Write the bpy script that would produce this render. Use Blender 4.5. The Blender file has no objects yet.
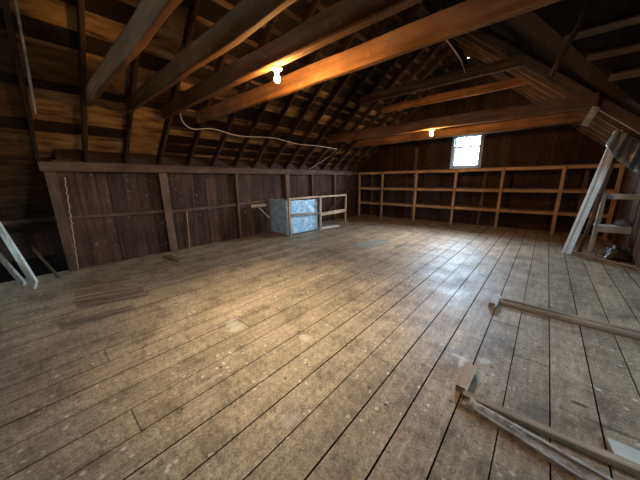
import bpy, bmesh, math, random
from mathutils import Vector, Matrix, noise
random.seed(7)
S = bpy.context.scene
COL = S.collection
PI = math.pi

# ------------------------------------------------------------------ camera
vy = Vector((228.0, 62.0, -253.01)).normalized()
vx = -Vector((-296.0, 56.0, -253.01)).normalized()
vz = vx.cross(vy).normalized()
vx = vy.cross(vz).normalized()
rot = Matrix((vx, vy, vz))
cam = bpy.data.cameras.new('camera'); cam.sensor_width = 36; cam.lens = 36 * 253.01 / 640
cam.clip_start = 0.02
co = bpy.data.objects.new('camera', cam); COL.objects.link(co)
co.matrix_world = Matrix.Translation((0, 0, 1.5)) @ rot.to_4x4()
S.camera = co

# ------------------------------------------------------------------ dimensions
LX, RX, BY, FY = -6.12, 1.35, 9.75, -3.0         # knee walls, gable wall, wall behind camera
EZ = 1.88; T40 = math.tan(math.radians(40)); C40 = math.cos(math.radians(40)); S40 = math.sin(math.radians(40))
GX = (LX + RX) / 2; GZ = EZ + (GX - LX) * T40
WY1, WY0 = 6.45, -0.05                           # the wing on the right
WX = 4.6; WM = (WY1 + WY0) / 2; WZ = EZ + (WY1 - WM) * T40

# ------------------------------------------------------------------ materials
def nt(m):
    m.use_nodes = True
    t = m.node_tree
    b = t.nodes['Principled BSDF']
    return t, t.nodes, t.links, b

def ramp(n, stops):
    r = n.new('ShaderNodeValToRGB')
    e = r.color_ramp.elements
    while len(e) > 1: e.remove(e[0])
    e[0].position = stops[0][0]; e[0].color = (*stops[0][1], 1)
    for p, c in stops[1:]:
        q = e.new(p); q.color = (*c, 1)
    return r

def g3(v): return (v, v, v)

def wood(name, light, dark, rough=0.75, along='X', vary=0.35, grain=1.0, spots=0.0, spec=0.25, bump=0.3):
    """grain runs along the object's own 'along' axis; per-board tint from the 'tint' attribute"""
    m = bpy.data.materials.new(name); t, n, l, b = nt(m)
    tc = n.new('ShaderNodeTexCoord'); mp = n.new('ShaderNodeMapping')
    at = n.new('ShaderNodeAttribute'); at.attribute_name = 'tint'
    oi = n.new('ShaderNodeObjectInfo')
    off = n.new('ShaderNodeMath'); off.operation = 'MULTIPLY_ADD'; off.inputs[1].default_value = 37.0
    l.new(at.outputs['Fac'], off.inputs[0]); 
    rr = n.new('ShaderNodeMath'); rr.operation = 'MULTIPLY'; rr.inputs[1].default_value = 91.0
    l.new(oi.outputs['Random'], rr.inputs[0]); l.new(rr.outputs[0], off.inputs[2])
    cb = n.new('ShaderNodeCombineXYZ'); 
    for i in range(3): l.new(off.outputs[0], cb.inputs[i])
    l.new(cb.outputs[0], mp.inputs['Location'])
    sc = [22 * grain] * 3; sc['XYZ'.index(along)] = 1.3 * grain
    mp.inputs['Scale'].default_value = sc
    l.new(tc.outputs['Object'], mp.inputs['Vector'])
    n1 = n.new('ShaderNodeTexNoise'); n1.inputs['Scale'].default_value = 1.0; n1.inputs['Detail'].default_value = 7
    n1.inputs['Roughness'].default_value = 0.62; n1.inputs['Distortion'].default_value = 0.35
    l.new(mp.outputs[0], n1.inputs['Vector'])
    r = ramp(n, [(0.3, dark), (0.5, [(a * 1.3 + c) / 2.3 for a, c in zip(dark, light)]), (0.72, light)])
    l.new(n1.outputs['Fac'], r.inputs[0])
    # broad dirt
    n2 = n.new('ShaderNodeTexNoise'); n2.inputs['Scale'].default_value = 2.2; n2.inputs['Detail'].default_value = 5
    l.new(tc.outputs['Object'], n2.inputs['Vector'])
    r2 = ramp(n, [(0.32, g3(0.55)), (0.65, g3(1.1))]); l.new(n2.outputs['Fac'], r2.inputs[0])
    mx = n.new('ShaderNodeMix'); mx.data_type = 'RGBA'; mx.blend_type = 'MULTIPLY'; mx.inputs[0].default_value = 1
    l.new(r.outputs[0], mx.inputs[6]); l.new(r2.outputs[0], mx.inputs[7])
    # tint
    sm = n.new('ShaderNodeMath'); sm.operation = 'FRACT'
    ad = n.new('ShaderNodeMath'); ad.operation = 'ADD'
    l.new(at.outputs['Fac'], ad.inputs[0]); l.new(oi.outputs['Random'], ad.inputs[1]); l.new(ad.outputs[0], sm.inputs[0])
    mr = n.new('ShaderNodeMapRange'); mr.inputs[3].default_value = 1 - vary; mr.inputs[4].default_value = 1 + vary
    l.new(sm.outputs[0], mr.inputs[0])
    mx2 = n.new('ShaderNodeMix'); mx2.data_type = 'RGBA'; mx2.blend_type = 'MULTIPLY'; mx2.inputs[0].default_value = 1
    l.new(mx.outputs[2], mx2.inputs[6]); l.new(mr.outputs[0], mx2.inputs[7])
    out = mx2.outputs[2]
    if spots > 0:
        n3 = n.new('ShaderNodeTexNoise'); n3.inputs['Scale'].default_value = 14; n3.inputs['Detail'].default_value = 3
        l.new(tc.outputs['Object'], n3.inputs['Vector'])
        r3 = ramp(n, [(0.66, g3(0)), (0.72, g3(spots))]); l.new(n3.outputs['Fac'], r3.inputs[0])
        mx3 = n.new('ShaderNodeMix'); mx3.data_type = 'RGBA'
        l.new(r3.outputs[0], mx3.inputs[0]); l.new(out, mx3.inputs[6]); mx3.inputs[7].default_value = (.42, .38, .32, 1)
        out = mx3.outputs[2]
    l.new(out, b.inputs['Base Color'])
    b.inputs['Roughness'].default_value = rough
    b.inputs['Specular IOR Level'].default_value = spec
    bp = n.new('ShaderNodeBump'); bp.inputs['Strength'].default_value = bump; bp.inputs['Distance'].default_value = 0.01
    l.new(n1.outputs['Fac'], bp.inputs['Height']); l.new(bp.outputs[0], b.inputs['Normal'])
    return m

def plain(name, c, rough=0.5, metal=0.0, emit=None, strength=0, noise_amt=0.0, c2=None, nscale=8.0, trans=0.0):
    m = bpy.data.materials.new(name); t, n, l, b = nt(m)
    b.inputs['Base Color'].default_value = (*c, 1); b.inputs['Roughness'].default_value = rough
    b.inputs['Metallic'].default_value = metal
    if emit:
        b.inputs['Emission Color'].default_value = (*emit, 1); b.inputs['Emission Strength'].default_value = strength
    if c2:
        tc = n.new('ShaderNodeTexCoord'); nn = n.new('ShaderNodeTexNoise'); nn.inputs['Scale'].default_value = nscale
        nn.inputs['Detail'].default_value = 6; nn.inputs['Roughness'].default_value = .65
        l.new(tc.outputs['Object'], nn.inputs['Vector'])
        r = ramp(n, [(0.38, c2), (0.6, c)]); l.new(nn.outputs['Fac'], r.inputs[0]); l.new(r.outputs[0], b.inputs['Base Color'])
        bp = n.new('ShaderNodeBump'); bp.inputs['Strength'].default_value = 0.25; bp.inputs['Distance'].default_value = 0.01
        l.new(nn.outputs['Fac'], bp.inputs['Height']); l.new(bp.outputs[0], b.inputs['Normal'])
    if trans: b.inputs['Transmission Weight'].default_value = trans
    return m

M = {}
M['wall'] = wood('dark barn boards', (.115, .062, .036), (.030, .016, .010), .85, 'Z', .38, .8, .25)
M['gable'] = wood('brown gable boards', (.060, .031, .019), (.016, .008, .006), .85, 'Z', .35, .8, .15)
M['rafter'] = wood('dark rafter wood', (.085, .048, .025), (.022, .013, .008), .85, 'X', .25, 1)
M['batten'] = wood('dark sheathing boards', (.034, .020, .012), (.010, .006, .004), .9, 'X', .3, 1)
M['beam'] = wood('old hewn beam wood', (.26, .125, .046), (.085, .038, .016), .75, 'X', .2, .7, .15)
M['stud'] = wood('brown stud wood', (.24, .145, .085), (.10, .058, .034), .8, 'X', .2, 1, .1)
M['shelfwood'] = wood('shelf pine', (.60, .38, .20), (.36, .21, .11), .7, 'X', .18, 1)
M['shelfdark'] = wood('dusty shelf boards', (.20, .13, .08), (.10, .06, .038), .8, 'X', .2, 1)
M['plate'] = wood('wall plate wood', (.17, .105, .065), (.07, .042, .026), .8, 'X', .15, 1)
M['loose'] = wood('dusty loose timber', (.46, .38, .28), (.25, .195, .14), .8, 'X', .12, 1, .2)
M['lath'] = wood('floor laths', (.33, .25, .165), (.15, .11, .07), .75, 'X', .12, 1)
M['pale'] = wood('pale pine', (.62, .50, .36), (.40, .30, .20), .7, 'X', .1, 1)
M['white'] = plain('chipped white paint', (.80, .84, .82), .45, c2=(.66, .69, .66), nscale=4)
M['greywhite'] = plain('grey weathered paint', (.50, .50, .46), .7, c2=(.25, .23, .19), nscale=11)
M['rackpaint'] = plain('worn grey white rack paint', (.64, .74, .78), .6, c2=(.48, .56, .58), nscale=6)
M['peel'] = plain('peeling painted trim', (.46, .45, .42), .55, c2=(.15, .12, .09), nscale=9)
M['cream'] = plain('porcelain', (.80, .76, .66), .3)
M['bulb'] = plain('lit bulb glass', (1, .9, .7), .3, emit=(1, .52, .17), strength=2300)
M['cable'] = plain('old white cable', (.62, .56, .47), .5)
M['twine'] = plain('twine', (.40, .33, .25), .9)
M['sheet'] = plain('pale plaster board offcut', (.60, .66, .60), .6, c2=(.50, .55, .50), nscale=6)
M['mat'] = plain('thin grey board', (.22, .25, .24), .6, c2=(.17, .18, .16), nscale=5)
M['steel'] = plain('dark iron', (.05, .045, .04), .6, .6)

def deck_mat():
    """roof deck seen between the sheathing boards: sheets of yellow plywood among old dark boards; some dark tints are painted-in shade"""
    m = bpy.data.materials.new('roof deck plywood patches'); t, n, l, b = nt(m)
    tc = n.new('ShaderNodeTexCoord'); at = n.new('ShaderNodeAttribute'); at.attribute_name = 'tint'
    mp = n.new('ShaderNodeMapping'); mp.inputs['Scale'].default_value = (9, 2.0, 9); l.new(tc.outputs['Object'], mp.inputs[0])
    n1 = n.new('ShaderNodeTexNoise'); n1.inputs['Scale'].default_value = 1.2; n1.inputs['Detail'].default_value = 6
    l.new(mp.outputs[0], n1.inputs['Vector'])
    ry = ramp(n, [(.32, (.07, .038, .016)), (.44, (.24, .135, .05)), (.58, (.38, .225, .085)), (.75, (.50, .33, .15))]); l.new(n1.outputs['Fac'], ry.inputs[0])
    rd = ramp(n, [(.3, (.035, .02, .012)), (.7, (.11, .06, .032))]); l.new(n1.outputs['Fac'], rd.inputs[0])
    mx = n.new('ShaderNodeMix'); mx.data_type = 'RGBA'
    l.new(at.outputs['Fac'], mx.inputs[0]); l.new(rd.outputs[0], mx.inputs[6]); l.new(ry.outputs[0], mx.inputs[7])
    l.new(mx.outputs[2], b.inputs['Base Color']); b.inputs['Roughness'].default_value = .8
    b.inputs['Specular IOR Level'].default_value = .2
    return m
M['deck'] = deck_mat()

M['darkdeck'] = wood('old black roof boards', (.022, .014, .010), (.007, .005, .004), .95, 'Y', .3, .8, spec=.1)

def floor_mat():
    m = bpy.data.materials.new('worn plank floor'); t, n, l, b = nt(m)
    tc = n.new('ShaderNodeTexCoord'); at = n.new('ShaderNodeAttribute'); at.attribute_name = 'tint'
    P = tc.outputs['Object']
    def noi(scale, det=5, rough=.6, vec=P, dist=0):
        q = n.new('ShaderNodeTexNoise'); q.inputs['Scale'].default_value = scale; q.inputs['Detail'].default_value = det
        q.inputs['Roughness'].default_value = rough; q.inputs['Distortion'].default_value = dist; l.new(vec, q.inputs['Vector']); return q.outputs['Fac']
    def mix(a, c, f, mode='MIX'):
        q = n.new('ShaderNodeMix'); q.data_type = 'RGBA'; q.blend_type = mode
        for s, v in ((0, f), (6, a), (7, c)):
            if isinstance(v, (int, float)): q.inputs[s].default_value = v
            elif isinstance(v, tuple): q.inputs[s].default_value = (*v, 1)
            else: l.new(v, q.inputs[s])
        return q.outputs[2]
    def rp(v, *st):
        r = ramp(n, list(st)); l.new(v, r.inputs[0]); return r.outputs[0]
    # grain along Y, shifted for every board
    cb = n.new('ShaderNodeCombineXYZ'); ml = n.new('ShaderNodeMath'); ml.operation = 'MULTIPLY'; ml.inputs[1].default_value = 53
    l.new(at.outputs['Fac'], ml.inputs[0]); l.new(ml.outputs[0], cb.inputs[1]); l.new(ml.outputs[0], cb.inputs[2])
    mp = n.new('ShaderNodeMapping'); mp.inputs['Scale'].default_value = (16, .9, 16); l.new(P, mp.inputs[0]); l.new(cb.outputs[0], mp.inputs['Location'])
    g = noi(1.6, 8, .65, mp.outputs[0], .5)
    c = rp(g, (.3, (.22, .176, .116)), (.5, (.30, .248, .170)), (.72, (.38, .322, .230)))
    mr = n.new('ShaderNodeMapRange'); mr.inputs[3].default_value = .82; mr.inputs[4].default_value = 1.14; l.new(at.outputs['Fac'], mr.inputs[0])
    c = mix(c, mr.outputs[0], 1.0, 'MULTIPLY')
    # large worn and dirty areas
    c = mix(c, rp(noi(.55, 5), (.35, g3(.78)), (.65, g3(1.15))), 1.0, 'MULTIPLY')
    c = mix(c, rp(noi(3.2, 6, .7), (.36, (.55, .52, .50)), (.50, g3(1.0)), (.66, (1.2, 1.18, 1.16))), 1.0, 'MULTIPLY')
    # mottled fine dirt
    c = mix(c, rp(noi(26, 6, .8), (.34, g3(.42)), (.46, g3(.92)), (.62, g3(1.28))), 1.0, 'MULTIPLY')
    c = mix(c, rp(noi(75, 4, .8), (.36, g3(.55)), (.48, g3(1.0)), (.62, g3(1.35))), .9, 'MULTIPLY')
    # pale paint flecks and dark nail marks
    v = n.new('ShaderNodeTexVoronoi'); v.inputs['Scale'].default_value = 11; v.inputs['Randomness'].default_value = 1; l.new(P, v.inputs['Vector'])
    fl = rp(v.outputs['Distance'], (.09, g3(1)), (.19, g3(0)))
    msk = rp(noi(1.7, 4), (.44, g3(0)), (.56, g3(.85)))
    c = mix(c, (.68, .63, .54), mix((0, 0, 0), fl, msk))
    v3 = n.new('ShaderNodeTexVoronoi'); v3.inputs['Scale'].default_value = 1
    m3 = n.new('ShaderNodeMapping'); m3.inputs['Scale'].default_value = (30, 17, 30); m3.inputs['Rotation'].default_value = (0, 0, .8); l.new(P, m3.inputs[0]); l.new(m3.outputs[0], v3.inputs['Vector'])
    c = mix(c, (.62, .57, .47), mix((0, 0, 0), rp(v3.outputs['Distance'], (.12, g3(1)), (.24, g3(0))), rp(noi(4.5, 4, .7), (.50, g3(0)), (.60, g3(.9)))))
    v2 = n.new('ShaderNodeTexVoronoi'); v2.inputs['Scale'].default_value = 5.5; l.new(P, v2.inputs['Vector'])
    c = mix(c, (.045, .035, .027), rp(v2.outputs['Distance'], (.05, g3(.9)), (.10, g3(0))))
    # scratches
    ms = n.new('ShaderNodeMapping'); ms.inputs['Scale'].default_value = (3, 26, 3); ms.inputs['Rotation'].default_value = (0, 0, .5); l.new(P, ms.inputs[0])
    c = mix(c, (.42, .36, .28), rp(noi(1.3, 2, .4, ms.outputs[0], 1.5), (.72, g3(0)), (.76, g3(.45))))
    # paint spills and stains with their own shape: x, y, radius, colour, strength
    wob = noi(9, 4, .7)
    sep = n.new('ShaderNodeSeparateXYZ'); l.new(P, sep.inputs[0])
    for x, y, rx, ry_, cc, st in SPILLS:
        def axis(o, cen, rad):
            q = n.new('ShaderNodeMath'); q.operation = 'SUBTRACT'; l.new(o, q.inputs[0]); q.inputs[1].default_value = cen
            w = n.new('ShaderNodeMath'); w.operation = 'DIVIDE'; l.new(q.outputs[0], w.inputs[0]); w.inputs[1].default_value = rad
            z = n.new('ShaderNodeMath'); z.operation = 'MULTIPLY'; l.new(w.outputs[0], z.inputs[0]); l.new(w.outputs[0], z.inputs[1]); return z.outputs[0]
        s = n.new('ShaderNodeMath'); s.operation = 'ADD'; l.new(axis(sep.outputs[0], x, rx), s.inputs[0]); l.new(axis(sep.outputs[1], y, ry_), s.inputs[1])
        s2 = n.new('ShaderNodeMath'); s2.operation = 'MULTIPLY_ADD'; l.new(wob, s2.inputs[0]); s2.inputs[1].default_value = 3.0; l.new(s.outputs[0], s2.inputs[2])
        c = mix(c, cc, rp(s2.outputs[0], (0.0, g3(st)), (.5, g3(st)), (1.0, g3(0))) if False else rp_scaled(n, l, s2.outputs[0], st))
    l.new(c, b.inputs['Base Color'])
    rr = rp(noi(2.0, 5), (.3, g3(.48)), (.7, g3(.66))); l.new(rr, b.inputs['Roughness'])
    b.inputs['Specular IOR Level'].default_value = .42
    bp = n.new('ShaderNodeBump'); bp.inputs['Strength'].default_value = .35; bp.inputs['Distance'].default_value = .006
    l.new(g, bp.inputs['Height']); l.new(bp.outputs[0], b.inputs['Normal'])
    return m

def rp_scaled(n, l, v, st):
    mr = n.new('ShaderNodeMapRange'); mr.inputs[1].default_value = 1.6; mr.inputs[2].default_value = 2.5
    mr.inputs[3].default_value = st; mr.inputs[4].default_value = 0; mr.clamp = True
    l.new(v, mr.inputs[0]); return mr.outputs[0]

SPILLS = [(-2.30, 1.22, .16, .13, (.52, .53, .46), .6), (-1.57, 1.55, .07, .07, (.58, .56, .49), .55),
          (-1.03, .86, .07, .06, (.50, .48, .42), .5), (-1.75, .62, .02, .20, (.50, .45, .37), .45),
          (-.36, 2.22, .09, .025, (.60, .60, .55), .75), (-.33, 2.18, .025, .11, (.60, .60, .55), .7), (-.18, 2.30, .05, .06, (.55, .55, .50), .6),
          (.38, 2.22, .05, .02, (.03, .025, .02), .9), (.18, 1.95, .17, .16, (.09, .075, .06), .55), (.55, 2.1, .25, .02, (.05, .04, .03), .7),
          (-3.3, 4.1, .22, .12, (.10, .075, .055), .6), (-2.3, 5.7, .35, .22, (.13, .11, .085), .5),
          (-3.05, 2.45, .05, .04, (.03, .025, .02), .9), (-.3, 2.65, .1, .05, (.5, .48, .42), .3)]
M['floor'] = floor_mat()

def foil_mat():
    m = bpy.data.materials.new('crinkled foil faced insulation'); t, n, l, b = nt(m)
    tc = n.new('ShaderNodeTexCoord')
    n1 = n.new('ShaderNodeTexNoise'); n1.inputs['Scale'].default_value = 9; n1.inputs['Detail'].default_value = 7; n1.inputs['Roughness'].default_value = .75
    n1.inputs['Distortion'].default_value = .6; l.new(tc.outputs['Object'], n1.inputs['Vector'])
    r = ramp(n, [(.34, (.16, .30, .44)), (.43, (.30, .62, .88)), (.52, (.38, .70, .96)), (.60, (.92, .97, 1.0)), (.67, (.40, .74, .96)), (.80, (.85, .93, .98))])
    l.new(n1.outputs['Fac'], r.inputs[0]); l.new(r.outputs[0], b.inputs['Base Color'])
    b.inputs['Metallic'].default_value = .15; b.inputs['Roughness'].default_value = .42
    bp = n.new('ShaderNodeBump'); bp.inputs['Strength'].default_value = .7; bp.inputs['Distance'].default_value = .02
    l.new(n1.outputs['Fac'], bp.inputs['Height']); l.new(bp.outputs[0], b.inputs['Normal'])
    return m
M['foil'] = foil_mat()

def plastic_mat(name, c, a):
    m = bpy.data.materials.new(name); t, n, l, b = nt(m)
    b.inputs['Base Color'].default_value = (*c, 1); b.inputs['Roughness'].default_value = .3
    b.inputs['Alpha'].default_value = a
    return m
M['plastic'] = plastic_mat('cloudy plastic film', (.20, .23, .26), .80)
M['darkplastic'] = plastic_mat('dusty dark plastic film', (.055, .06, .062), .95)

def glass_mat():
    m = bpy.data.materials.new('window glass'); m.use_nodes = True
    t = m.node_tree; n, l = t.nodes, t.links; n.clear()
    o = n.new('ShaderNodeOutputMaterial'); mx = n.new('ShaderNodeMixShader'); tr = n.new('ShaderNodeBsdfTransparent'); gl = n.new('ShaderNodeBsdfGlossy')
    tr.inputs[0].default_value = (.93, .96, 1, 1); gl.inputs['Roughness'].default_value = .03; mx.inputs[0].default_value = .06
    l.new(tr.outputs[0], mx.inputs[1]); l.new(gl.outputs[0], mx.inputs[2]); l.new(mx.outputs[0], o.inputs[0]); return m
M['glass'] = glass_mat()
M['winframe'] = plain('blue grey window paint', (.22, .33, .42), .5, c2=(.16, .24, .32))

# ------------------------------------------------------------------ geometry helpers
class MB:
    def __init__(s): s.bm = bmesh.new(); s.lay = s.bm.loops.layers.color.new('tint') if False else s.bm.faces.layers.float.new('tint')
    def face(s, vs, tint):
        try: f = s.bm.faces.new(vs)
        except ValueError: return
        f[s.lay] = tint
    def hexa(s, p, tint=None):
        """eight corners: bottom loop then top loop"""
        tint = random.random() if tint is None else tint
        v = [s.bm.verts.new(q) for q in p]
        for a in ((0, 3, 2, 1), (4, 5, 6, 7), (0, 1, 5, 4), (1, 2, 6, 5), (2, 3, 7, 6), (3, 0, 4, 7)): s.face([v[i] for i in a], tint)
    def box(s, x0, x1, y0, y1, z0, z1, tint=None):
        s.hexa([(x0, y0, z0), (x1, y0, z0), (x1, y1, z0), (x0, y1, z0), (x0, y0, z1), (x1, y0, z1), (x1, y1, z1), (x0, y1, z1)], tint)
    def prism(s, pts, thick, tint=None):
        """polygon extruded by the vector thick"""
        tint = random.random() if tint is None else tint
        a = [s.bm.verts.new(p) for p in pts]; b = [s.bm.verts.new(Vector(p) + Vector(thick)) for p in pts]
        s.face(a[::-1], tint); s.face(b, tint); k = len(pts)
        for i in range(k): s.face([a[i], a[(i + 1) % k], b[(i + 1) % k], b[i]], tint)
    def lathe(s, prof, seg=20, tint=.5):
        rings = []
        for r, z in prof:
            rings.append([s.bm.verts.new((r * math.cos(2 * PI * i / seg), r * math.sin(2 * PI * i / seg), z)) for i in range(seg)] if r > 1e-6 else [s.bm.verts.new((0, 0, z))])
        for a, c in zip(rings, rings[1:]):
            for i in range(seg):
                j = (i + 1) % seg
                if len(a) == 1: s.face([a[0], c[i], c[j]], tint)
                elif len(c) == 1: s.face([a[i], a[j], c[0]], tint)
                else: s.face([a[i], a[j], c[j], c[i]], tint)
    def tube(s, pts, r, seg=7, tint=.5):
        pts = [Vector(p) for p in pts]; rings = []
        for i, p in enumerate(pts):
            d = (pts[min(i + 1, len(pts) - 1)] - pts[max(i - 1, 0)]).normalized()
            u = d.cross(Vector((0, 0, 1)) if abs(d.z) < .9 else Vector((1, 0, 0))).normalized(); w = d.cross(u)
            rings.append([s.bm.verts.new(p + (u * math.cos(2 * PI * k / seg) + w * math.sin(2 * PI * k / seg)) * r) for k in range(seg)])
        for a, c in zip(rings, rings[1:]):
            for i in range(seg): s.face([a[i], a[(i + 1) % seg], c[(i + 1) % seg], c[i]], tint)
        s.face(rings[0][::-1], tint); s.face(rings[-1], tint)
    def build(s, name, mat, parent=None, smooth=False):
        bmesh.ops.recalc_face_normals(s.bm, faces=s.bm.faces[:])
        me = bpy.data.meshes.new(name); s.bm.to_mesh(me); s.bm.free(); me.materials.append(mat)
        if smooth:
            for p in me.polygons: p.use_smooth = True
        o = bpy.data.objects.new(name, me); COL.objects.link(o); o.parent = parent
        return o

def tag(o, label, cat, group=None, kind=None):
    if label: o['label'] = label
    if cat: o['category'] = cat
    if group: o['group'] = group
    if kind: o['kind'] = kind
    return o
def structure(o): o['kind'] = 'structure'; return o
def empty(name, loc, label=None, cat=None, group=None):
    o = bpy.data.objects.new(name, None); COL.objects.link(o); o.location = loc; o.empty_display_size = .1
    return tag(o, label, cat, group)

def timber(name, a, b, w, h, mat, up=(0, 0, 1), parent=None, rough=0.004, bow=0.0, bevel=0.004, anchor=(0, 0), seed=None, taper=1.0):
    """a sawn or hewn stick from a to b, width w (sideways) and height h (towards up), slightly irregular"""
    a = Vector(a); b = Vector(b); L = (b - a).length
    X = (b - a).normalized(); U = Vector(up); U = (U - X * U.dot(X)).normalized(); Y = U.cross(X)
    bm = bmesh.new(); lay = bm.faces.layers.float.new('tint'); k = max(2, int(L / .28))
    rnd = random.Random(seed if seed is not None else hash((round(a.x, 3), round(a.y, 3), round(b.z, 3))) & 0xffff)
    sd = Vector((rnd.random() * 50, rnd.random() * 50, 0))
    rings = []
    c = min(w, h) * .12 if bevel else 0
    c = min(c, bevel * 2.2)
    for i in range(k + 1):
        t = i / k; x = L * t; bo = bow * math.sin(PI * t)
        tp = 1 + (taper - 1) * t
        ww, hh = w * tp, h * tp
        nn = [noise.noise(sd + Vector((x * 1.3, q * 7.7, 0))) * rough * 2 for q in range(6)]
        y0, y1 = -ww / 2 + nn[0], ww / 2 + nn[1]; z0, z1 = -hh / 2 + nn[2], hh / 2 + nn[3]
        oy, oz = anchor[0] * ww + nn[4], anchor[1] * hh + nn[5] + bo
        prof = [(y0 + c, z0), (y1 - c, z0), (y1, z0 + c), (y1, z1 - c), (y1 - c, z1), (y0 + c, z1), (y0, z1 - c), (y0, z0 + c)]
        rings.append([bm.verts.new((x, p + oy, q + oz)) for p, q in prof])
    tint = rnd.random()
    for r0, r1 in zip(rings, rings[1:]):
        for i in range(8):
            f = bm.faces.new([r0[i], r0[(i + 1) % 8], r1[(i + 1) % 8], r1[i]]); f[lay] = tint
    for r in (rings[0][::-1], rings[-1]): f = bm.faces.new(r); f[lay] = tint
    bmesh.ops.recalc_face_normals(bm, faces=bm.faces[:])
    me = bpy.data.meshes.new(name); bm.to_mesh(me); bm.free(); me.materials.append(mat)
    o = bpy.data.objects.new(name, me); COL.objects.link(o)
    o.matrix_world = Matrix.Translation(a) @ Matrix((X, Y, U)).transposed().to_4x4()
    if parent:
        o.parent = parent; o.matrix_parent_inverse = Matrix.Translation(-Vector(parent.location))
    return o

def child(o, parent):
    o.parent = parent; o.matrix_parent_inverse = Matrix.Translation(-Vector(parent.location)); return o

# ------------------------------------------------------------------ floor
fl = MB(); P_ = .2377; x = -.01 - P_ * 42
rf = random.Random(3)
JOINTS = {-8: [.205], -3: [2.76], -2: [], 3: [2.1, 5.2], 2: [4.45], -7: [1.9], -4: [1.75], -1: [3.1]}
for k in range(-35, 20):
    x0 = -.01 + P_ * k; x1 = x0 + P_
    if x0 < -6.4 or x1 > WX + .1: continue
    ys = [FY] + sorted(JOINTS.get(k, [rf.uniform(-1.5, 9)] if k > -22 else [rf.uniform(0, 8)])) + [BY + .05]
    g = rf.choice((.002, .003, .0035, .004)) if k < -10 else rf.choice((.004, .0055, .0065, .005))
    for y0, y1 in zip(ys, ys[1:]):
        fl.box(x0 + g, x1 - g * .7, y0 + .002, y1 - .002, -.03, rf.uniform(-.002, .001))
sub = fl
sub.box(-8.3, WX + .15, FY - .1, BY + .12, -.06, -.035, 0.0)
f = structure(fl.build('floor', M['floor']))
me = f.data; 
M['sub'] = plain('dark void under the boards', (.008, .007, .006), 1.0); M['sub'].node_tree.nodes['Principled BSDF'].inputs['Specular IOR Level'].default_value = 0  # near-black colour also puts darkness into the bare floor of the added recess
me.materials.append(M['sub'])
for p in me.polygons:
    if all(me.vertices[v].co.z < -.034 for v in p.vertices) or abs(p.normal.z) < .5: p.material_index = 1

# ------------------------------------------------------------------ walls of vertical boards
def board_wall(name, mat, a, b, z0, ztop, out, holes=(), width=(.17, .27), seed=1, thick=.02):
    """vertical boards from a to b (xy); ztop(s) gives the height; out = unit vector pointing outdoors"""
    r = random.Random(seed); a = Vector((*a, 0)); b = Vector((*b, 0)); L = (b - a).length; d = (b - a) / L; o = Vector((*out, 0))
    m = MB(); s = 0
    # solid backing so that no sky shows between the boards
    def slab(s0, s1, za, zb0, zb1, o0, o1, tint):
        if za == 0: za = -.05
        q = [a + d * s0, a + d * s1]
        P = []
        for zz0, zz1 in ((za, za), (zb0, zb1)):
            P += [q[0] + o * o0 + Vector((0, 0, zz0)), q[1] + o * o0 + Vector((0, 0, zz1)), q[1] + o * o1 + Vector((0, 0, zz1)), q[0] + o * o1 + Vector((0, 0, zz0))]
        m.hexa(P, tint)
    while s < L - .01:
        w = min(r.uniform(*width), L - s)
        cuts = [s, s + w]
        segs = []
        for h in holes:
            for e in (h[0], h[1]):
                if s < e < s + w: cuts.append(e)
        cuts = sorted(cuts); tint = r.random(); j = r.uniform(0, .008)
        for c0, c1 in zip(cuts, cuts[1:]):
            mid = (c0 + c1) / 2; hz = [h for h in holes if h[0] <= mid <= h[1]]
            e0 = c0 + (.003 if c0 == s else 0); e1 = c1 - (.003 if c1 == s + w else 0)
            if hz:
                slab(e0, e1, z0, hz[0][2], hz[0][2], j, j + thick, tint); slab(e0, e1, hz[0][3], ztop(e0), ztop(e1), j, j + thick, tint)
                slab(c0, c1, z0, hz[0][2], hz[0][2], .03, .06, 0); slab(c0, c1, hz[0][3], ztop(c0), ztop(c1), .03, .06, 0)
            else:
                slab(e0, e1, z0, ztop(e0), ztop(e1), j, j + thick, tint); slab(c0, c1, z0, ztop(c0), ztop(c1), .03, .06, 0)
        s += w
    return structure(m.build(name, mat))

board_wall('wall_left', M['wall'], (LX, .36), (LX, BY + .05), 0, lambda s: EZ, (-1, 0), seed=5)
EL = -8.0   # eave recess added at the near left end for its darkness
board_wall('wall_added_eave', M['wall'], (EL, FY), (EL, .42), 0, lambda s: EZ + (EL - LX) * T40 + .18, (-1, 0), seed=6)
board_wall('wall_added_eave_end', M['wall'], (EL, .42), (LX - .03, .42), 0, lambda s: EZ + (EL + s - LX) * T40 + .18, (0, 1), seed=7)
W0, W1, WB, WT = -2.54, -1.73, 1.87, 2.86
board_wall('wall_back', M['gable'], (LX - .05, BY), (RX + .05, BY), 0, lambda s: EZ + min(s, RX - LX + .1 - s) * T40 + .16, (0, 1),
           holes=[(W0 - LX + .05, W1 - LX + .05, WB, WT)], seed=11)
board_wall('wall_right', M['wall'], (RX, WY1), (RX, BY), 0, lambda s: EZ, (1, 0), seed=8)
board_wall('wall_wing_far', M['wall'], (RX, WY1), (WX, WY1), 0, lambda s: EZ, (0, 1), seed=9)
board_wall('wall_wing_near', M['wall'], (RX, WY0), (WX, WY0), 0, lambda s: EZ, (0, -1), seed=10)
V0, V1, VB, VT = 2.5, 3.2, 1.25, 1.85
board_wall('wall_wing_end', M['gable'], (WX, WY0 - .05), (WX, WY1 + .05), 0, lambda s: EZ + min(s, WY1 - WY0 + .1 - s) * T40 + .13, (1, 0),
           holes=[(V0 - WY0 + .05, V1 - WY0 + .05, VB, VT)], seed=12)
board_wall('wall_right_near', M['wall'], (RX, FY), (RX, WY0), 0, lambda s: EZ, (1, 0), seed=13)
board_wall('wall_front', M['gable'], (EL, FY), (RX + .05, FY), 0, lambda s: EZ + min(s + EL - LX, RX - EL - s) * T40 + .16, (0, -1), seed=14)

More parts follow.
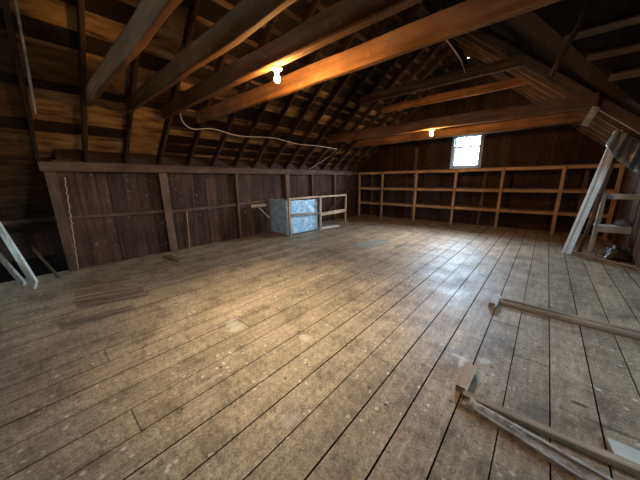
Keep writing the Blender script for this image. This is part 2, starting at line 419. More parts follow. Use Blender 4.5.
# ------------------------------------------------------------------ roof decks (patchwork of sheets, one mesh)
def deck(name, origin, du, dv, cells, n_out, mat, vclip=None):
    """cells: list of (u0,u1,v0,v1,tint); u along eave, v up the slope"""
    m = MB()
    for u0, u1, v0, v1, t in cells:
        q = []
        for k in (0, .02):
            for u, v in ((u0, v0), (u1, v0), (u1, v1), (u0, v1)):
                q.append(Vector(origin) + Vector(du) * u + Vector(dv) * v + Vector(n_out) * k)
        m.hexa(q, t)
    return m.build(name, mat)
rd = random.Random(21)
SL = (GX - LX) / C40
cells = []
edges_y = [FY] + [.21 + .573 * k for k in range(-5, 17) if FY < .21 + .573 * k < BY] + [BY + .05]
vs = [-2.5, -.2, .36, .68, 1.15, 1.68, 2.1, 2.6, 3.1, 3.7, 4.3, SL + .13]
for i, (y0, y1) in enumerate(zip(edges_y, edges_y[1:])):
    for j, (v0, v1) in enumerate(zip(vs, vs[1:])):
        if y0 < 1.8: t = {1: .9, 2: .8, 3: .85, 4: .28, 5: .85, 6: .9, 7: .3}.get(j, rd.choice((0.1, .5)))  # the dark middle row is plywood in shade, put into the tint
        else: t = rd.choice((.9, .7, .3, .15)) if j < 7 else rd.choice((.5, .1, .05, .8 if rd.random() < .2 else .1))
        if y0 < .21: t *= .30  # near end toned down: its dimness is put into the tint
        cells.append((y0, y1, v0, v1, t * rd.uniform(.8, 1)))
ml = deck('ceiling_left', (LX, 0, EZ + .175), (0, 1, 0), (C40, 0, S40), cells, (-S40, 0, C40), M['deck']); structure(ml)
# main right slope, cut by the wing's valley
m = MB()
def rpt(x, y, z=0): return Vector((x, y, EZ + .175 + (RX - x) * T40 + z))
def wpt(x, y, z=0, far=True): return Vector((x, y, EZ + .175 + ((WY1 - y) if far else (y - WY0)) * T40 + z))
up = Vector((0, 0, .025))
m.prism([rpt(RX + .03, WY1), rpt(RX + .03, BY + .05), rpt(GX, BY + .05), rpt(GX, WY1)], up, .05)
tv = WY1 - WM
m.prism([rpt(RX, WY1), rpt(GX, WY1), rpt(GX, WM), rpt(RX - tv, WM)], up, .05)
m.prism([rpt(RX, WY0), rpt(RX - tv, WM), rpt(GX, WM), rpt(GX, WY0)], up, .05)
m.prism([rpt(RX + .03, FY), rpt(RX + .03, WY0), rpt(GX, WY0), rpt(GX, FY)], up, .05)
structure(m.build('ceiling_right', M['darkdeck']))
m = MB()
m.prism([wpt(RX, WY1), wpt(RX - tv, WM), wpt(WX + .1, WM), wpt(WX + .1, WY1)], up, .05)
m.prism([wpt(RX, WY0, far=False), wpt(RX - tv, WM, far=False), wpt(WX + .1, WM, far=False), wpt(WX + .1, WY0, far=False)], up, .05)
m.prism([wpt(RX, WY1), wpt(WX + .1, WY1), wpt(WX + .1, WY1 + .12, -.12), wpt(RX, WY1 + .12, -.12)], up, .05)
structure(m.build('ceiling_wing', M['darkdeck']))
# boards closing the eaves
m = MB()
m.box(LX - .07, LX - .0, .42, BY, EZ - .0, EZ + .2, 0); m.box(RX, RX + .07, WY1, BY, EZ, EZ + .2, 0); m.box(RX, RX + .07, FY, WY0, EZ, EZ + .2, 0)
m.box(RX, WX, WY1, WY1 + .07, EZ, EZ + .2, 0); m.box(RX, WX, WY0 - .07, WY0, EZ, EZ + .2, 0)
structure(m.build('trim_eaves', M['rafter']))

ORD = ['first', 'second', 'third', 'fourth', 'fifth', 'sixth', 'seventh', 'eighth', 'ninth', 'tenth', 'eleventh', 'twelfth', 'thirteenth',
       'fourteenth', 'fifteenth', 'sixteenth', 'seventeenth', 'eighteenth', 'nineteenth', 'twentieth']
nL = Vector((-S40, 0, C40)); nR = Vector((S40, 0, C40)); nW = Vector((0, S40, C40))
RD = .13  # rafter depth
def on_left(s, y, off=0): return Vector((LX + s * C40, y, EZ + s * S40)) + nL * off
# ------------------------------------------------------------------ left slope rafters (tops 0.13 above the eave line)
rl = [.21 + .573 * k for k in range(0, 17) if .21 + .573 * k < BY - .05]
for i, y in enumerate(rl):
    s0 = -.05 if y > .3 else -.3
    o = timber('rafter', on_left(s0, y, RD / 2 - .03), on_left(SL - .09, y, RD / 2 - .03), .055, RD, M['rafter'], nL, rough=.004, seed=100 + i)
    tag(o, f'dark rafter of the left roof slope, {ORD[i]} from the left edge of the photo', 'rafter', 'rafters of the left roof slope')
# ------------------------------------------------------------------ left slope sheathing boards across the rafters
near = [(.47, .2), (1.2, .12), (1.86, .22), (2.36, .24), (2.85, .2), (3.3, .2), (3.8, .2), (4.3, .2)]
far_ = [(-.02, .14), (.22, .2), (.49, .18), (.90, .26), (1.32, .32), (1.93, .2), (2.2, .12), (2.48, .26), (2.82, .24), (3.14, .24), (3.46, .24), (3.78, .24), (4.10, .24), (4.42, .22)]
def sheath(lst, y0, y1, grp, where):
    for i, (s, w) in enumerate(lst):
        if s + w > SL: continue
        ye = y1 if y1 > 3 else (1.40, 1.94, 1.94, 1.40, 1.94)[i % 5]
        o = timber('sheathing_board', on_left(s + w / 2, y0, .1185), on_left(s + w / 2, ye, .1185), w, .016, M['batten'], nL, rough=.0012, bevel=.002, seed=300 + i)
        tag(o, f'dark roof board {where}, {ORD[i]} up from the eave', 'roof board', grp)
sheath(near, -.36, 1.75, 'sheathing boards over the nearest rafters', 'over the nearest rafters')
sheath(far_, 1.95, BY - .02, 'sheathing boards over the farther rafters', 'over the farther left rafters')

# pale board nailed beside the first rafter
o = timber('nailed_board', on_left(.95, .275, -.035), on_left(3.4, .275, -.035), .025, .12, M['greywhite'], nL)
tag(o, 'narrow pale grey board fixed alongside the first rafter at top left', 'board')

# ------------------------------------------------------------------ right slope rafters beyond the wing, ridge board, wing purlins
def on_right(x, y, off=0): return Vector((x, y, EZ + (RX - x) * T40)) + nR * off
rr_ = [6.47, 7.05, 7.62, 8.19, 8.77, 9.34]
for i, y in enumerate(rr_):
    w = .09 if i == 0 else .055
    o = timber('rafter', on_right(RX + .02, y, .05), on_right(GX + .09, y, .05), w, .15 if i == 0 else RD, M['stud'] if i == 0 else M['plate'], nR, rough=.004, seed=140 + i)
    tag(o, ('thick brown rafter running down from the top centre to the white leaning post' if i == 0 else
        f'thin brown rafter of the far right slope, {ORD[i - 1]} one behind the thick rafter'), 'rafter', 'rafters of the far right roof slope')
for i in range(13):
    y = WY1 - .2 - .24 * i if False else None
bw = [1.0, .62, .32]
def on_wing(x, y, off=0): return Vector((x, y, EZ + (WY1 - y) * T40)) + nW * off
for i, (y, x1, w) in enumerate([(5.85, 3.9, .10), (5.41, 3.9, .10), (5.14, 3.9, .09), (4.88, 3.9, .09), (4.45, 3.9, .1), (4.0, 3.9, .1)]):
    xs = RX - (WY1 - y) + .12
    o = timber('purlin', on_wing(xs, y, .07), on_wing(x1, y, .07), w, .05, M['shelfdark'], nW, seed=160 + i)
    tag(o, f'dusty purlin of the dark upper right roof, {ORD[i]} up from the thick rafter', 'purlin', 'purlins of the dark right roof')
o = timber('ridge_board', (GX, FY + .05, GZ - .02), (GX, BY - .02, GZ - .02), .04, .2, M['rafter'])
tag(o, 'dark ridge board where the two roof slopes meet', 'ridge board')

# ------------------------------------------------------------------ tie beams
beams = [(.830, .058, .20, 'hewn brown tie beam nearest the camera, steepest across the top left'),
         (1.325, .065, .20, 'hewn brown tie beam second from the camera, passing left of the lit bulb'),
         (1.835, .10, .20, 'dark tie beam carrying the near bare bulb on its underside'),
         (2.44, .065, .20, 'orange lit tie beam right behind the near bare bulb')]
for i, (y, w, h, lab) in enumerate(beams):
    z = 2.7
    xl = LX + (z - EZ) / T40 - .10
    o = timber('tie_beam', (xl, y, z), (RX + .1, y, z), w, h, M['beam'], rough=.007, bevel=.01, bow=.0, seed=200 + i)
    tag(o, lab, 'beam', 'tie beams across the attic')
for i, (y, w, h, lab) in enumerate([(6.36, .13, .22, 'long orange lit tie beam above the back shelving, with the far bulb on it'),
                                 (7.86, .30, .20, 'orange lit tie beam just behind the far bulb, above the back window')]):
    z = 2.72
    xl = LX + (z - EZ) / T40 - .10; xr = RX - (z - EZ) / T40 + .08
    o = timber('tie_beam', (xl, y, z), (xr, y, z), w, h, M['beam'], rough=.007, bevel=.01, seed=210 + i)
    tag(o, lab, 'beam', 'tie beams across the attic')
for i, (y, lab) in enumerate([(6.42, 'high brown collar beam, nearer of the pair above the back tie beams'), (7.68, 'high dark collar beam, farther of the pair above the back tie beams')]):
    z = 3.6
    o = timber('collar_beam', (LX + (z - EZ) / T40 - .06, y, z), (RX - (z - EZ) / T40 + .06, y, z), .09, .19, M['beam'], rough=.006, bevel=.006, seed=220 + i)
    tag(o, lab, 'beam', 'collar beams high under the ridge')
o = timber('header_beam', (RX + .03, WY0, 2.52), (RX + .03, WY1 + .03, 2.52), .15, .16, M['beam'])
tag(o, 'header beam along the opening of the right wing under the tie beams', 'beam')

# ------------------------------------------------------------------ left knee wall framing
o = timber('wall_plate', (LX + .07, .2, 1.77), (LX + .07, BY, 1.77), .14, .15, M['plate'], rough=.005, bevel=.006)
tag(o, 'long horizontal wall plate along the top of the left wall', 'beam')
posts = [(.30, .12, 'dark post at the near end of the left wall, twine hanging beside it', M['plate']),
         (1.93, .15, 'broad brown post in the left wall, left of the floor offcut', M['stud']),
         (3.62, .06, 'thin stud in the middle of the left wall', M['plate']),
         (5.36, .15, 'broad post of the left wall just above the foil insulation panels', M['stud']),
         (6.50, .06, 'thin stud of the left wall above the open guard rail', M['plate']),
         (7.75, .12, 'post of the left wall right of the guard rail', M['plate'])]
for i, (y, w, lab, mt) in enumerate(posts):
    o = timber('wall_post', (LX + .055, y, 0), (LX + .055, y, 1.70), w, .10, mt, (1, 0, 0), rough=.004, seed=240 + i, bevel=.004)
    tag(o, lab, 'post', 'posts of the left wall')
for i, (y0, y1, z0, z1, lab) in enumerate([(.36, 1.86, .92, .90, 'thin rail on the left wall between the first two posts'),
                                     (2.0, 3.59, .88, .91, 'thin rail on the left wall from the broad brown post to the thin stud'),
                                     (3.65, 5.29, .92, .95, 'thin rail on the left wall left of the foil panel, above the small pale block')]):
    o = timber('wall_rail', (LX + .03, y0, z0), (LX + .03, y1, z1), .05, .06, M['plate'], seed=250 + i)
    tag(o, lab, 'rail', 'rails on the left wall')
o = timber('eave_rail', (LX - 1.1, -2.9, .82), (LX - 1.1, .38, .82), .05, .08, M['plate']); tag(o, 'dark rail in the added eave recess behind the white leaning board', 'rail')
# small details on the left wall
o = timber('cleat', (LX + .045, 4.02, .83), (LX + .045, 4.52, .83), .07, .075, M['pale']); tag(o, 'small pale block fixed to the left wall left of the foil panels', 'block')
o = timber('diagonal_strut', (LX + .06, 4.28, .765), (LX + .10, 4.58, .45), .03, .05, M['pale']); tag(o, 'short pale diagonal strut under the small pale block on the left wall', 'strut')
o = timber('lath', (LX + .045, 2.28, 0), (LX + .03, 2.33, .88), .02, .03, M['shelfwood'], (1, 0, 0)); tag(o, 'thin orange upright lath on the left wall below the rail', 'lath')
o = timber('corner_brace', (LX + .06, 7.2, .25), (LX + .06, 8.9, 1.25), .04, .08, M['plate']); tag(o, 'dark diagonal brace in the far left corner beside the shelving', 'brace')
tw = MB(); pts = []
for i in range(26):
    t = i / 25; pts.append((LX + .14 + .012 * math.sin(i * 1.9), .40 + .06 * (1 - t) - .04 * t + .008 * math.sin(i * 2.7), 1.60 - 1.57 * t))
tw.tube(pts, .007, 6)
tag(tw.build('twine', M['twine'], smooth=True), 'pale frayed twine hanging down beside the dark near post of the left wall', 'twine')

# ------------------------------------------------------------------ back wall: window, studs
fr = empty('window_1', (0, BY, WB)); structure(fr)
def wpart(name, boxes, mat, parent):
    m = MB()
    for b in boxes: m.box(*b)
    return child(m.build(name, mat), parent)
wf = wpart('window_frame', [(W0 - .05, W0 + .02, BY - .035, BY + .06, WB - .05, WT + .05), (W1 - .02, W1 + .05, BY - .035, BY + .06, WB - .05, WT + .05),
                   (W0 + .02, W1 - .02, BY - .035, BY + .06, WT - .01, WT + .05), (W0 + .02, W1 - .02, BY - .045, BY + .06, WB - .05, WB + .015)], M['winframe'], fr)
zm = 2.52
for nm, za, zb, yy in (('sash', WB + .015, zm + .035, BY - .01), ('sash', zm - .035, WT - .01, BY + .025)):
    xa, xb = W0 + .02, W1 - .02
    sh = wpart(nm, [(xa, xa + .055, yy, yy + .03, za, zb), (xb - .04, xb, yy, yy + .03, za, zb), (xa + .04, xb - .04, yy, yy + .03, zb - .035, zb), (xa + .04, xb - .04, yy, yy + .03, za, za + .065)], M['winframe'], fr)
    m = MB(); m.box(xa + .04, xb - .04, yy + .012, yy + .016, za + .04, zb - .035)
    pn = m.build('pane', M['glass'])
    pn.parent = sh
f2 = empty('window_2', (WX, V0, VB)); structure(f2)
wpart('window_frame', [(WX - .03, WX + .06, V0 - .05, V0 + .03, VB - .05, VT + .05), (WX - .03, WX + .06, V1 - .03, V1 + .05, VB - .05, VT + .05),
                       (WX - .03, WX + .06, V0 + .03, V1 - .03, VT - .02, VT + .05), (WX - .03, WX + .06, V0 + .03, V1 - .03, VB - .05, VB + .03),
                       (WX, WX + .04, (V0 + V1) / 2 - .03, (V0 + V1) / 2 + .03, VB + .03, VT - .02)], M['white'], f2)
m = MB(); m.box(WX + .01, WX + .014, V0 + .03, V1 - .03, VB + .03, VT - .02); child(m.build('pane', M['glass']), f2)

studs = [(-5.55, 1.78, 'thin stud on the back wall seen through the left end of the shelving'),
         (-3.76, 2.62, 'lit brown stud rising from the shelving to the beam left of the window'),
         (-1.55, 1.78, 'thin stud on the back wall seen through the shelving below the window'),
         (.75, 1.78, 'thin stud on the back wall seen through the right end of the shelving')]
for i, (x, z, lab) in enumerate(studs):
    ang = .06 if i == 2 else 0
    o = timber('wall_stud', (x, BY - .045, 0), (x + ang, BY - .045, z), .08, .08, M['stud'], (0, -1, 0), seed=260 + i)
    tag(o, lab, 'stud', 'studs of the back wall')

# ------------------------------------------------------------------ back shelving
SY = 9.25
sh = empty('shelving_unit', (-2.3, SY, 0), 'long built-in wooden shelving with square bays along the back wall below the window', 'shelf')
px = [-5.90, -4.85, -3.53, -2.25, -1.0, .29, 1.27]
for i, x in enumerate(px): timber('post', (x, SY, 0), (x + .0, SY, 1.80), .075, .05, M['shelfwood'], (0, -1, 0), sh, seed=270 + i)
timber('top_rail', (-6.0, SY + .05, 1.765), (RX - .02, SY + .05, 1.765), .05, .085, M['shelfwood'], (0, 0, 1), sh)
for z in (1.155, .565):
    timber('shelf_rail', (-6.0, SY + .045, z), (RX - .02, SY + .045, z), .045, .085, M['shelfwood'], (0, 0, 1), sh, seed=int(z * 100))
    timber('shelf_board', (-6.0, SY + .27, z + .053), (RX - .02, SY + .27, z + .053), .44, .02, M['shelfdark'], (0, 0, 1), sh, rough=.002, seed=int(z * 90))
timber('shelf_board', (-6.0, SY + .25, 1.818), (RX - .02, SY + .25, 1.818), .46, .02, M['shelfdark'], (0, 0, 1), sh, rough=.002)

# ------------------------------------------------------------------ stair guard rail and foil insulation panels
gr = empty('guard_rail', (-5.05, 4.66, 0), 'light wooden guard rail around the stair opening near the left wall', 'railing')
G0, G1, G2 = (-5.16, 4.62), (-5.06, 5.78), (-4.94, 6.92)
for i, (x, y) in enumerate((G0, G1, G2)): timber('post', (x, y, 0), (x, y, 1.04), .06, .05, M['shelfwood'] if i != 1 else M['pale'], (1, 0, 0), gr, seed=280 + i)
timber('top_rail', (G0[0], G0[1] - .03, 1.03), (G2[0], G2[1] + .03, 1.03), .05, .05, M['pale'], (0, 0, 1), gr)
timber('mid_rail', (G1[0] + .01, G1[1], .50), (G2[0], G2[1], .53), .03, .10, M['pale'], (0, 0, 1), gr)
timber('mid_rail', (G0[0] + .01, G0[1], .60), (G1[0], G1[1], .55), .03, .05, M['loose'], (0, 0, 1), gr)
def foil_panel(name, p0, p1, z0, z1, side, label, seed):
    e = empty(name, (*p0, 0), label, 'insulation panel', 'foil faced insulation panels')
    a = Vector((*p0, 0)); b = Vector((*p1, 0)); d = b - a; nrm = Vector((-d.y, d.x, 0)).normalized() * side
    bm = bmesh.new(); NU, NV = 26, 20; g = {}
    for k in (0, 1):
        for i in range(NU + 1):
            for j in range(NV + 1):
                p = a + d * (i / NU) + Vector((0, 0, z0 + (z1 - z0) * j / NV))
                edge = i in (0, NU) or j in (0, NV)
                w = noise.noise(p * 5 + Vector((seed, k * 3, 0))) * .02 + noise.noise(p * 14) * .010
                g[k, i, j] = bm.verts.new(p + nrm * ((.045 if k else 0) + w * (1 if k else 0) * (.3 if edge else 1)) + Vector((0, 0, noise.noise(p * 8) * .012 if j in (0, NV) else 0)) - a)
    for k in (0, 1):
        for i in range(NU):
            for j in range(NV): bm.faces.new([g[k, i, j], g[k, i + 1, j], g[k, i + 1, j + 1], g[k, i, j + 1]])
    for i in range(NU):
        for j in (0, NV): bm.faces.new([g[0, i, j], g[0, i + 1, j], g[1, i + 1, j], g[1, i, j]])
    for j in range(NV):
        for i in (0, NU): bm.faces.new([g[0, i, j], g[0, i, j + 1], g[1, i, j + 1], g[1, i, j]])
    bmesh.ops.recalc_face_normals(bm, faces=bm.faces[:])
    me = bpy.data.meshes.new('foil_sheet'); bm.to_mesh(me); bm.free(); me.materials.append(M['foil'])
    for q in me.polygons: q.use_smooth = True
    o = bpy.data.objects.new('foil_sheet', me); COL.objects.link(o); o.parent = e
    return e
fp = foil_panel('insulation_panel', (-6.00, 4.66), (-5.20, 4.62), .03, 1.0, -1, 'blue silvery foil insulation panel, left one facing the room before the stair opening', 3)
timber('edge_strip', (-6.02, 4.63, 0), (-6.02, 4.63, 1.0), .05, .04, M['loose'], (0, -1, 0), fp)
timber('edge_strip', (-5.97, 4.605, .03), (-5.22, 4.57, .03), .03, .05, M['loose'], (0, 0, 1), fp)
foil_panel('insulation_panel', (-5.27, 4.74), (-5.18, 5.74), .03, .97, -1, 'blue silvery foil insulation panel behind the guard rail, right one of the pair', 9)
o = timber('offcut_board', (-5.25, 5.95, .02), (-5.15, 6.75, .02), .22, .03, M['white']); tag(o, 'white board lying on the floor under the open bay of the guard rail', 'board')

# ------------------------------------------------------------------ bulbs
def bulb(x, y, ztop, label):
    e = empty('bare_bulb', (x, y, ztop), label, 'light bulb', 'bare bulbs in porcelain lampholders')
    m = MB(); m.lathe([(0, 0), (.055, 0), (.058, -.008), (.052, -.018), (.033, -.026), (.026, -.045), (.022, -.05), (0, -.05)], 24)
    m.build('lampholder', M['cream'], e, True)
    m = MB(); m.lathe([(0, -.05), (.0135, -.05), (.0145, -.062), (.022, -.078), (.029, -.092), (.0305, -.105), (.027, -.120), (.017, -.131), (0, -.135)], 20)
    m.build('glass_bulb', M['bulb'], e, True)
bulb(-2.19, 1.865, 2.60, 'near bare glowing bulb in a white porcelain holder under the dark tie beam')
bulb(-2.16, 6.37, 2.61, 'far bare glowing bulb under the long beam, just left of the back window')

def lamp(x, y, z, power):
    l = bpy.data.lights.new('bulb_light', 'SPOT'); l.energy = power; l.color = (1, .79, .54); l.spot_size = math.radians(92); l.spot_blend = 1.0; l.shadow_soft_size = .03
    o = bpy.data.objects.new('bulb_light', l); COL.objects.link(o); o.location = (x, y, z)
lamp(-2.19, 1.865, 2.42, 380)
lamp(-2.16, 6.37, 2.43, 220)
def cord(name, pts, r, mat, label, sub=6):
    P = [Vector(p) for p in pts]; Q = []
    for i in range(len(P) - 1):
        p0, p1, p2, p3 = P[max(i - 1, 0)], P[i], P[i + 1], P[min(i + 2, len(P) - 1)]
        for k in range(sub):
            t = k / sub
            Q.append(.5 * ((2 * p1) + (p2 - p0) * t + (2 * p0 - 5 * p1 + 4 * p2 - p3) * t * t + (3 * p1 - p0 - 3 * p2 + p3) * t ** 3))
    Q.append(P[-1]); m = MB(); m.tube(Q, r); return tag(m.build(name, mat, smooth=True), label, 'cable')
CABLE_PTS = [(180, 112, -.06), (183, 122, -.06), (193, 129, -.05), (213, 129, -.04), (240, 136, -.04), (273, 138, -.04), (298, 144, -.04), (318, 146, -.05), (337, 149, -.05)]
Cc = Vector((0, 0, 1.5)); nn_ = Vector((-S40, 0, C40))
def roofpt(x, y, off):
    d = rot @ Vector((x - 320, 240 - y, -253.01)); p0 = Vector((LX, 0, EZ)) + nn_ * off
    return Cc + d * (nn_.dot(p0 - Cc) / nn_.dot(d))
cord('ceiling_cable', [roofpt(*p) for p in CABLE_PTS], .010, M['cable'], 'white electric cable sagging along the left roof slope below the beams')
cord('branch_cable', [roofpt(337, 149, -.05), roofpt(330, 156, -.05), (LX + .12, 6.3, 1.86)], .007, M['cable'], 'thin cable dropping from the long white cable to the left wall plate')
def at_y(x, y, Y):
    d = rot @ Vector((x - 320, 240 - y, -253.01)); return Cc + d * (Y / d.y)
cord('hanging_cable', [at_y(440, 33, 2.5), at_y(452, 47, 4.2), at_y(461, 61, 5.6), at_y(465, 73, 6.38)], .006, M['greywhite'], 'pale cable running from the orange near beam up to the high collar beam')

# short upright and hanging strip at upper right
o = timber('short_post', (-1.50, 6.36, 4.34), (-1.50, 6.36, 4.75), .06, .05, M['shelfwood'], (0, -1, 0)); tag(o, 'short upright stick standing on the thick rafter near the top right', 'post')
o = timber('hanging_block', (.42, 6.26, 2.60), (.33, 6.26, 2.34), .09, .04, M['greywhite'], (0, -1, 0)); tag(o, 'short pale board hanging from the right end of the long tie beam', 'block')
m = MB(); m.tube([(-.02, 4.2, 3.66), (.03, 4.25, 3.40), (.02, 4.35, 3.15), (-.08, 4.5, 2.92), (-.16, 4.62, 2.75)], .03, 6)
tag(m.build('hanging_strip', M['rafter'], smooth=True), 'bent dark strip hanging from the dark roof at upper right', 'strip')
for i in range(3): pass

# ------------------------------------------------------------------ right corner: white post, painted rack, plastic
wp = empty('door_jamb', (.5, 7.06, 0), 'white painted door jamb with moulded edge leaning against the roof at right', 'jamb')
a, b = Vector((.50, 7.06, .0)), Vector((.83, 7.06, 2.30))
timber('jamb_board', a, b, .13, .035, M['white'], (0, -1, 0), wp, rough=.001)
timber('stop_strip', a + Vector((.012, -.03, .0)), b + Vector((.012, -.03, 0)), .045, .022, M['white'], (0, -1, 0), wp, rough=.001)
timber('casing_strip', a + Vector((-.062, -.03, .0)), b + Vector((-.062, -.03, 0)), .022, .03, M['white'], (0, -1, 0), wp, rough=.001)
rk = empty('painted_rack', (.88, 7.5, 0), 'grey white painted wooden rack standing in the right corner beside the leaning jamb', 'rack')
timber('upright', (.87, 7.5, 0), (.885, 7.5, 1.20), .06, .05, M['rackpaint'], (0, -1, 0), rk)
timber('top_rail', (.86, 7.55, 1.13), (1.345, 7.55, 1.13), .05, .10, M['rackpaint'], (0, 0, 1), rk)
timber('shelf', (.86, 7.64, .54), (1.345, 7.64, .54), .28, .03, M['rackpaint'], (0, 0, 1), rk)
timber('shelf_rail', (.86, 7.515, .48), (1.345, 7.515, .48), .03, .10, M['rackpaint'], (0, 0, 1), rk)
timber('rear_upright', (.93, 7.78, 0), (.93, 7.78, 1.18), .05, .05, M['rackpaint'], (0, -1, 0), rk)
o = timber('leaning_stud', (.70, 7.30, .0), (.88, 7.42, 1.75), .06, .05, M['stud'], (0, -1, 0)); tag(o, 'brown stud standing between the white jamb and the painted rack', 'stud')

def cloth(name, mat, fn, nu, nv, label, cat, thick=.003):
    bm = bmesh.new(); g = [[bm.verts.new(fn(i / nu, j / nv)) for j in range(nv + 1)] for i in range(nu + 1)]
    for i in range(nu):
        for j in range(nv): bm.faces.new([g[i][j], g[i + 1][j], g[i + 1][j + 1], g[i][j + 1]])
    bmesh.ops.recalc_face_normals(bm, faces=bm.faces[:])
    me = bpy.data.meshes.new(name); bm.to_mesh(me); bm.free(); me.materials.append(mat)
    for q in me.polygons: q.use_smooth = True
    o = bpy.data.objects.new(name, me); COL.objects.link(o)
    md = o.modifiers.new('thick', 'SOLIDIFY'); md.thickness = thick
    return tag(o, label, cat)
def f_sheet(u, v):
    x = .78 + u * .55; top = EZ + (RX - x) * T40 - .04
    h = .22 + .22 * math.sin(u * PI * .8 + .2)
    y = 6.93 + .06 * math.sin(u * 19 + v * 3) + .03 * math.sin(u * 41 + 2) - .05 * v
    return Vector((x - .10 * v * (1 - u), y, top - v * h))
cloth('plastic_sheet', M['plastic'], f_sheet, 44, 14, 'cloudy grey plastic sheet hanging from the rafter at the top of the white jamb', 'plastic sheet')
def f_heap(u, v):
    x = 1.0 + u * .33; y = 6.90 + v * .52
    e = math.sin(PI * min(1, max(0, u * .8 + .1))) * math.sin(PI * (.05 + .9 * v))
    p = Vector((x * 9, y * 9, 0))
    z = max(.006, .34 * e * (.6 + .6 * u) * (.75 + .7 * noise.noise(p * .6)) + .10 * abs(noise.noise(p * 1.6)) * e + .05 * noise.noise(p * 4) * e)
    return Vector((x + .03 * noise.noise(p + Vector((5, 0, 0))), y + .03 * noise.noise(p + Vector((9, 0, 0))), z))
cloth('plastic_heap', M['darkplastic'], f_heap, 34, 34, 'crumpled dark plastic film heaped on the floor in front of the painted rack', 'plastic heap')
m = MB(); o = None
bm = bmesh.new(); bmesh.ops.create_icosphere(bm, subdivisions=4, radius=1)
for v in bm.verts:
    q = v.co.copy(); k = 1 + .22 * noise.noise(q * 2.4) + .1 * noise.noise(q * 7)
    v.co = Vector((q.x * .11 * k, q.y * .09 * k, max(-.055, q.z * .085 * k)))
me = bpy.data.meshes.new('plastic_bag'); bm.to_mesh(me); bm.free(); me.materials.append(M['plastic'])
for q in me.polygons: q.use_smooth = True
o = bpy.data.objects.new('plastic_bag', me); COL.objects.link(o); o.location = (1.235, 7.64, .612)
tag(o, 'crumpled grey plastic bag lying on the lower shelf of the painted rack', 'bag')
o = timber('threshold_strip', (.55, 7.22, .018), (1.33, 6.42, .018), .05, .035, M['loose']); tag(o, 'long thin strip on the floor running from the white jamb to the right edge', 'strip')

# ------------------------------------------------------------------ loose timber on the floor at right
ft = empty('floor_timber', (-.27, 3.5, 0), 'grooved floor timber with a pale end block, farther of the two at right', 'timber')
timber('grooved_bar', (-.24, 3.62, .0225), (1.6, 3.60, .0225), .10, .045, M['loose'], (0, 0, 1), ft, rough=.002)
timber('raised_edge', (-.20, 3.645, .053), (1.6, 3.625, .053), .035, .018, M['loose'], (0, 0, 1), ft, rough=.002)
timber('front_lip', (-.22, 3.563, .012), (1.6, 3.54, .012), .02, .024, M['lath'], (0, 0, 1), ft, rough=.001)
timber('end_block', (-.285, 3.40, .035), (-.27, 3.70, .035), .075, .07, M['greywhite'], (0, 0, 1), ft)
nf = empty('floor_timber', (-.25, 1.8, 0), 'nailed timber on the floor at lower right with a short stub at its end', 'timber')
timber('long_bar', (-.235, 1.775, .022), (1.25, 1.87, .022), .055, .044, M['loose'], (0, 0, 1), nf, rough=.002)
timber('end_stub', (-.255, 1.80, .026), (-.245, 2.10, .026), .065, .05, M['pale'], (0, 0, 1), nf, rough=.002)
pt = empty('peeling_trim', (-.2, 1.7, 0), 'cracked white painted trim with peeling edge lying against the lower right timber', 'trim board')
timber('trim_board', (-.22, 1.725, .012), (.62, 1.60, .012), .075, .02, M['peel'], (0, 0, 1), pt, rough=.004)
timber('split_edge', (-.20, 1.69, .016), (.60, 1.545, .016), .018, .03, M['peel'], (0, 0, 1), pt, rough=.004)
timber('bead', (-.19, 1.745, .028), (.50, 1.66, .028), .02, .016, M['greywhite'], (0, 0, 1), pt, rough=.004)
def f_flake(u, v):
    x = -.185 + u * .30; y0 = 1.722 - .05 * u
    w = (.042 + .014 * math.sin(u * 15) + .012 * noise.noise(Vector((u * 9, 3, 1)))) * (1 - .75 * u)
    return Vector((x, y0 - .01 + (v - .3) * w + .006 * math.sin(u * 40), .034 + .016 * abs(math.sin(u * 13 + 1)) * v + .006 * noise.noise(Vector((u * 20, v * 4, 0)))))
fk = cloth('paint_flake', M['greywhite'], f_flake, 50, 5, None, None, .002); 
for k in ('label', 'category'):
    if k in fk: del fk[k]
child(fk, pt)
m = MB(); m.prism([(.475, 1.985, .004), (1.15, 2.02, .004), (1.15, 1.90, .004), (.50, 1.845, .004)], (0, 0, .012))
tag(m.build('plaster_offcut', M['sheet']), 'pale greenish flat sheet with a pointed corner on the floor at lower right', 'sheet')

# ------------------------------------------------------------------ left side floor: laths, offcut, leaning boards
for i, (p, q, w) in enumerate([((-5.05, .22), (-4.83, .86), .06), ((-4.66, .18), (-4.45, .86), .07), ((-4.38, .16), (-4.12, .86), .075), ((-4.16, .16), (-3.90, .86), .06), ((-3.66, -.02), (-3.58, .60), .05)]):
    o = timber('floor_lath', (*p, .024), (*q, .024), w, .046, M['lath'], rough=.002, seed=400 + i, bevel=.003)
    tag(o, ['flat lath on the floor at left, farthest from the camera in the row of four', 'flat lath on the floor at left, second in the row counted from the wall',
            'flat lath on the floor at left, third in the row counted from the wall', 'flat lath on the floor at left, nearest of the row of four',
            'single pale stick lying on the floor in front of the row of laths'][i], 'lath', 'laths lying on the floor at left')
o = timber('floor_offcut', (-5.78, 1.68, .012), (-5.14, 1.76, .012), .11, .022, M['lath'], rough=.002); tag(o, 'short flat board offcut on the floor below the broad post of the left wall', 'board')
lb = timber('leaning_board', (-5.42, -.15, .05), (-6.75, -.42, .93), .17, .03, M['white'], (0, -1, .3), rough=.001); tag(lb, 'white painted board leaning at the left edge of the photo', 'board')
o = timber('leaning_board', (-5.72, -.27, .02), (-6.75, -.50, .36), .10, .03, M['greywhite'], (0, -1, .3), rough=.003); tag(o, 'grey weathered board low behind the white leaning board at left edge', 'board')
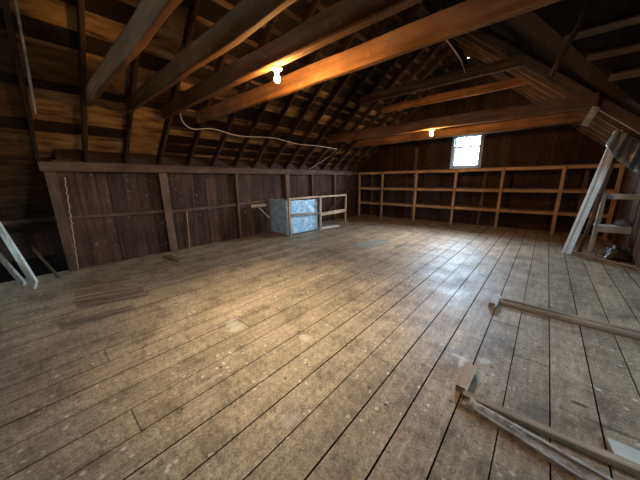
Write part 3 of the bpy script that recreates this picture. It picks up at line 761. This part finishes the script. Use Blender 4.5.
o = timber('leaning_board', (-5.75, .10, .02), (-6.5, -.1, .42), .04, .03, M['plate'], (0, -1, .3), rough=.003); tag(o, 'thin dark stick leaning just behind the white board at left edge', 'stick')
m = MB(); m.prism([(-3.41, 4.78, .002), (-2.82, 4.80, .002), (-2.62, 5.62, .002), (-3.10, 5.85, .002)], (0, 0, .004))
tag(m.build('floor_mat', M['mat']), 'thin faded grey green rectangle lying flat on the floor mid room', 'mat')

# ------------------------------------------------------------------ light
W = bpy.data.worlds.new('sky'); S.world = W; W.use_nodes = True
bg = W.node_tree.nodes['Background']; bg.inputs[1].default_value = 300
_n, _l = W.node_tree.nodes, W.node_tree.links
_tc = _n.new('ShaderNodeTexCoord'); _sp = _n.new('ShaderNodeSeparateXYZ'); _l.new(_tc.outputs['Generated'], _sp.inputs[0])
_r = ramp(_n, [(.488, (.035, .034, .028)), (.505, (.70, .86, 1.0)), (1.0, (.62, .82, 1.0))])   # dull ground below the horizon, bright overcast sky above
_m = _n.new('ShaderNodeMath'); _m.operation = 'MULTIPLY_ADD'; _m.inputs[1].default_value = .5; _m.inputs[2].default_value = .5
_l.new(_sp.outputs[2], _m.inputs[0]); _l.new(_m.outputs[0], _r.inputs[0]); _l.new(_r.outputs[0], bg.inputs[0])
def portal(loc, rotm, sx, sy):
    l = bpy.data.lights.new('daylight_portal', 'AREA'); l.shape = 'RECTANGLE'; l.size = sx; l.size_y = sy; l.cycles.is_portal = True
    o = bpy.data.objects.new('daylight_portal', l); COL.objects.link(o); o.location = loc; o.rotation_euler = rotm
portal(((W0 + W1) / 2, BY + .10, (WB + WT) / 2), (-PI / 2, 0, 0), W1 - W0, WT - WB)
portal((WX + .10, (V0 + V1) / 2, (VB + VT) / 2), (0, PI / 2, 0), VT - VB, V1 - V0)

vs_ = S.view_settings; vs_.view_transform = 'Standard'; vs_.look = 'None'; vs_.gamma = 1; vs_.use_curve_mapping = False
vs_.exposure = -0.12
S.cycles.use_denoising = True
S.cycles.max_bounces = 8; S.cycles.diffuse_bounces = 5
S.cycles.sample_clamp_indirect = 6
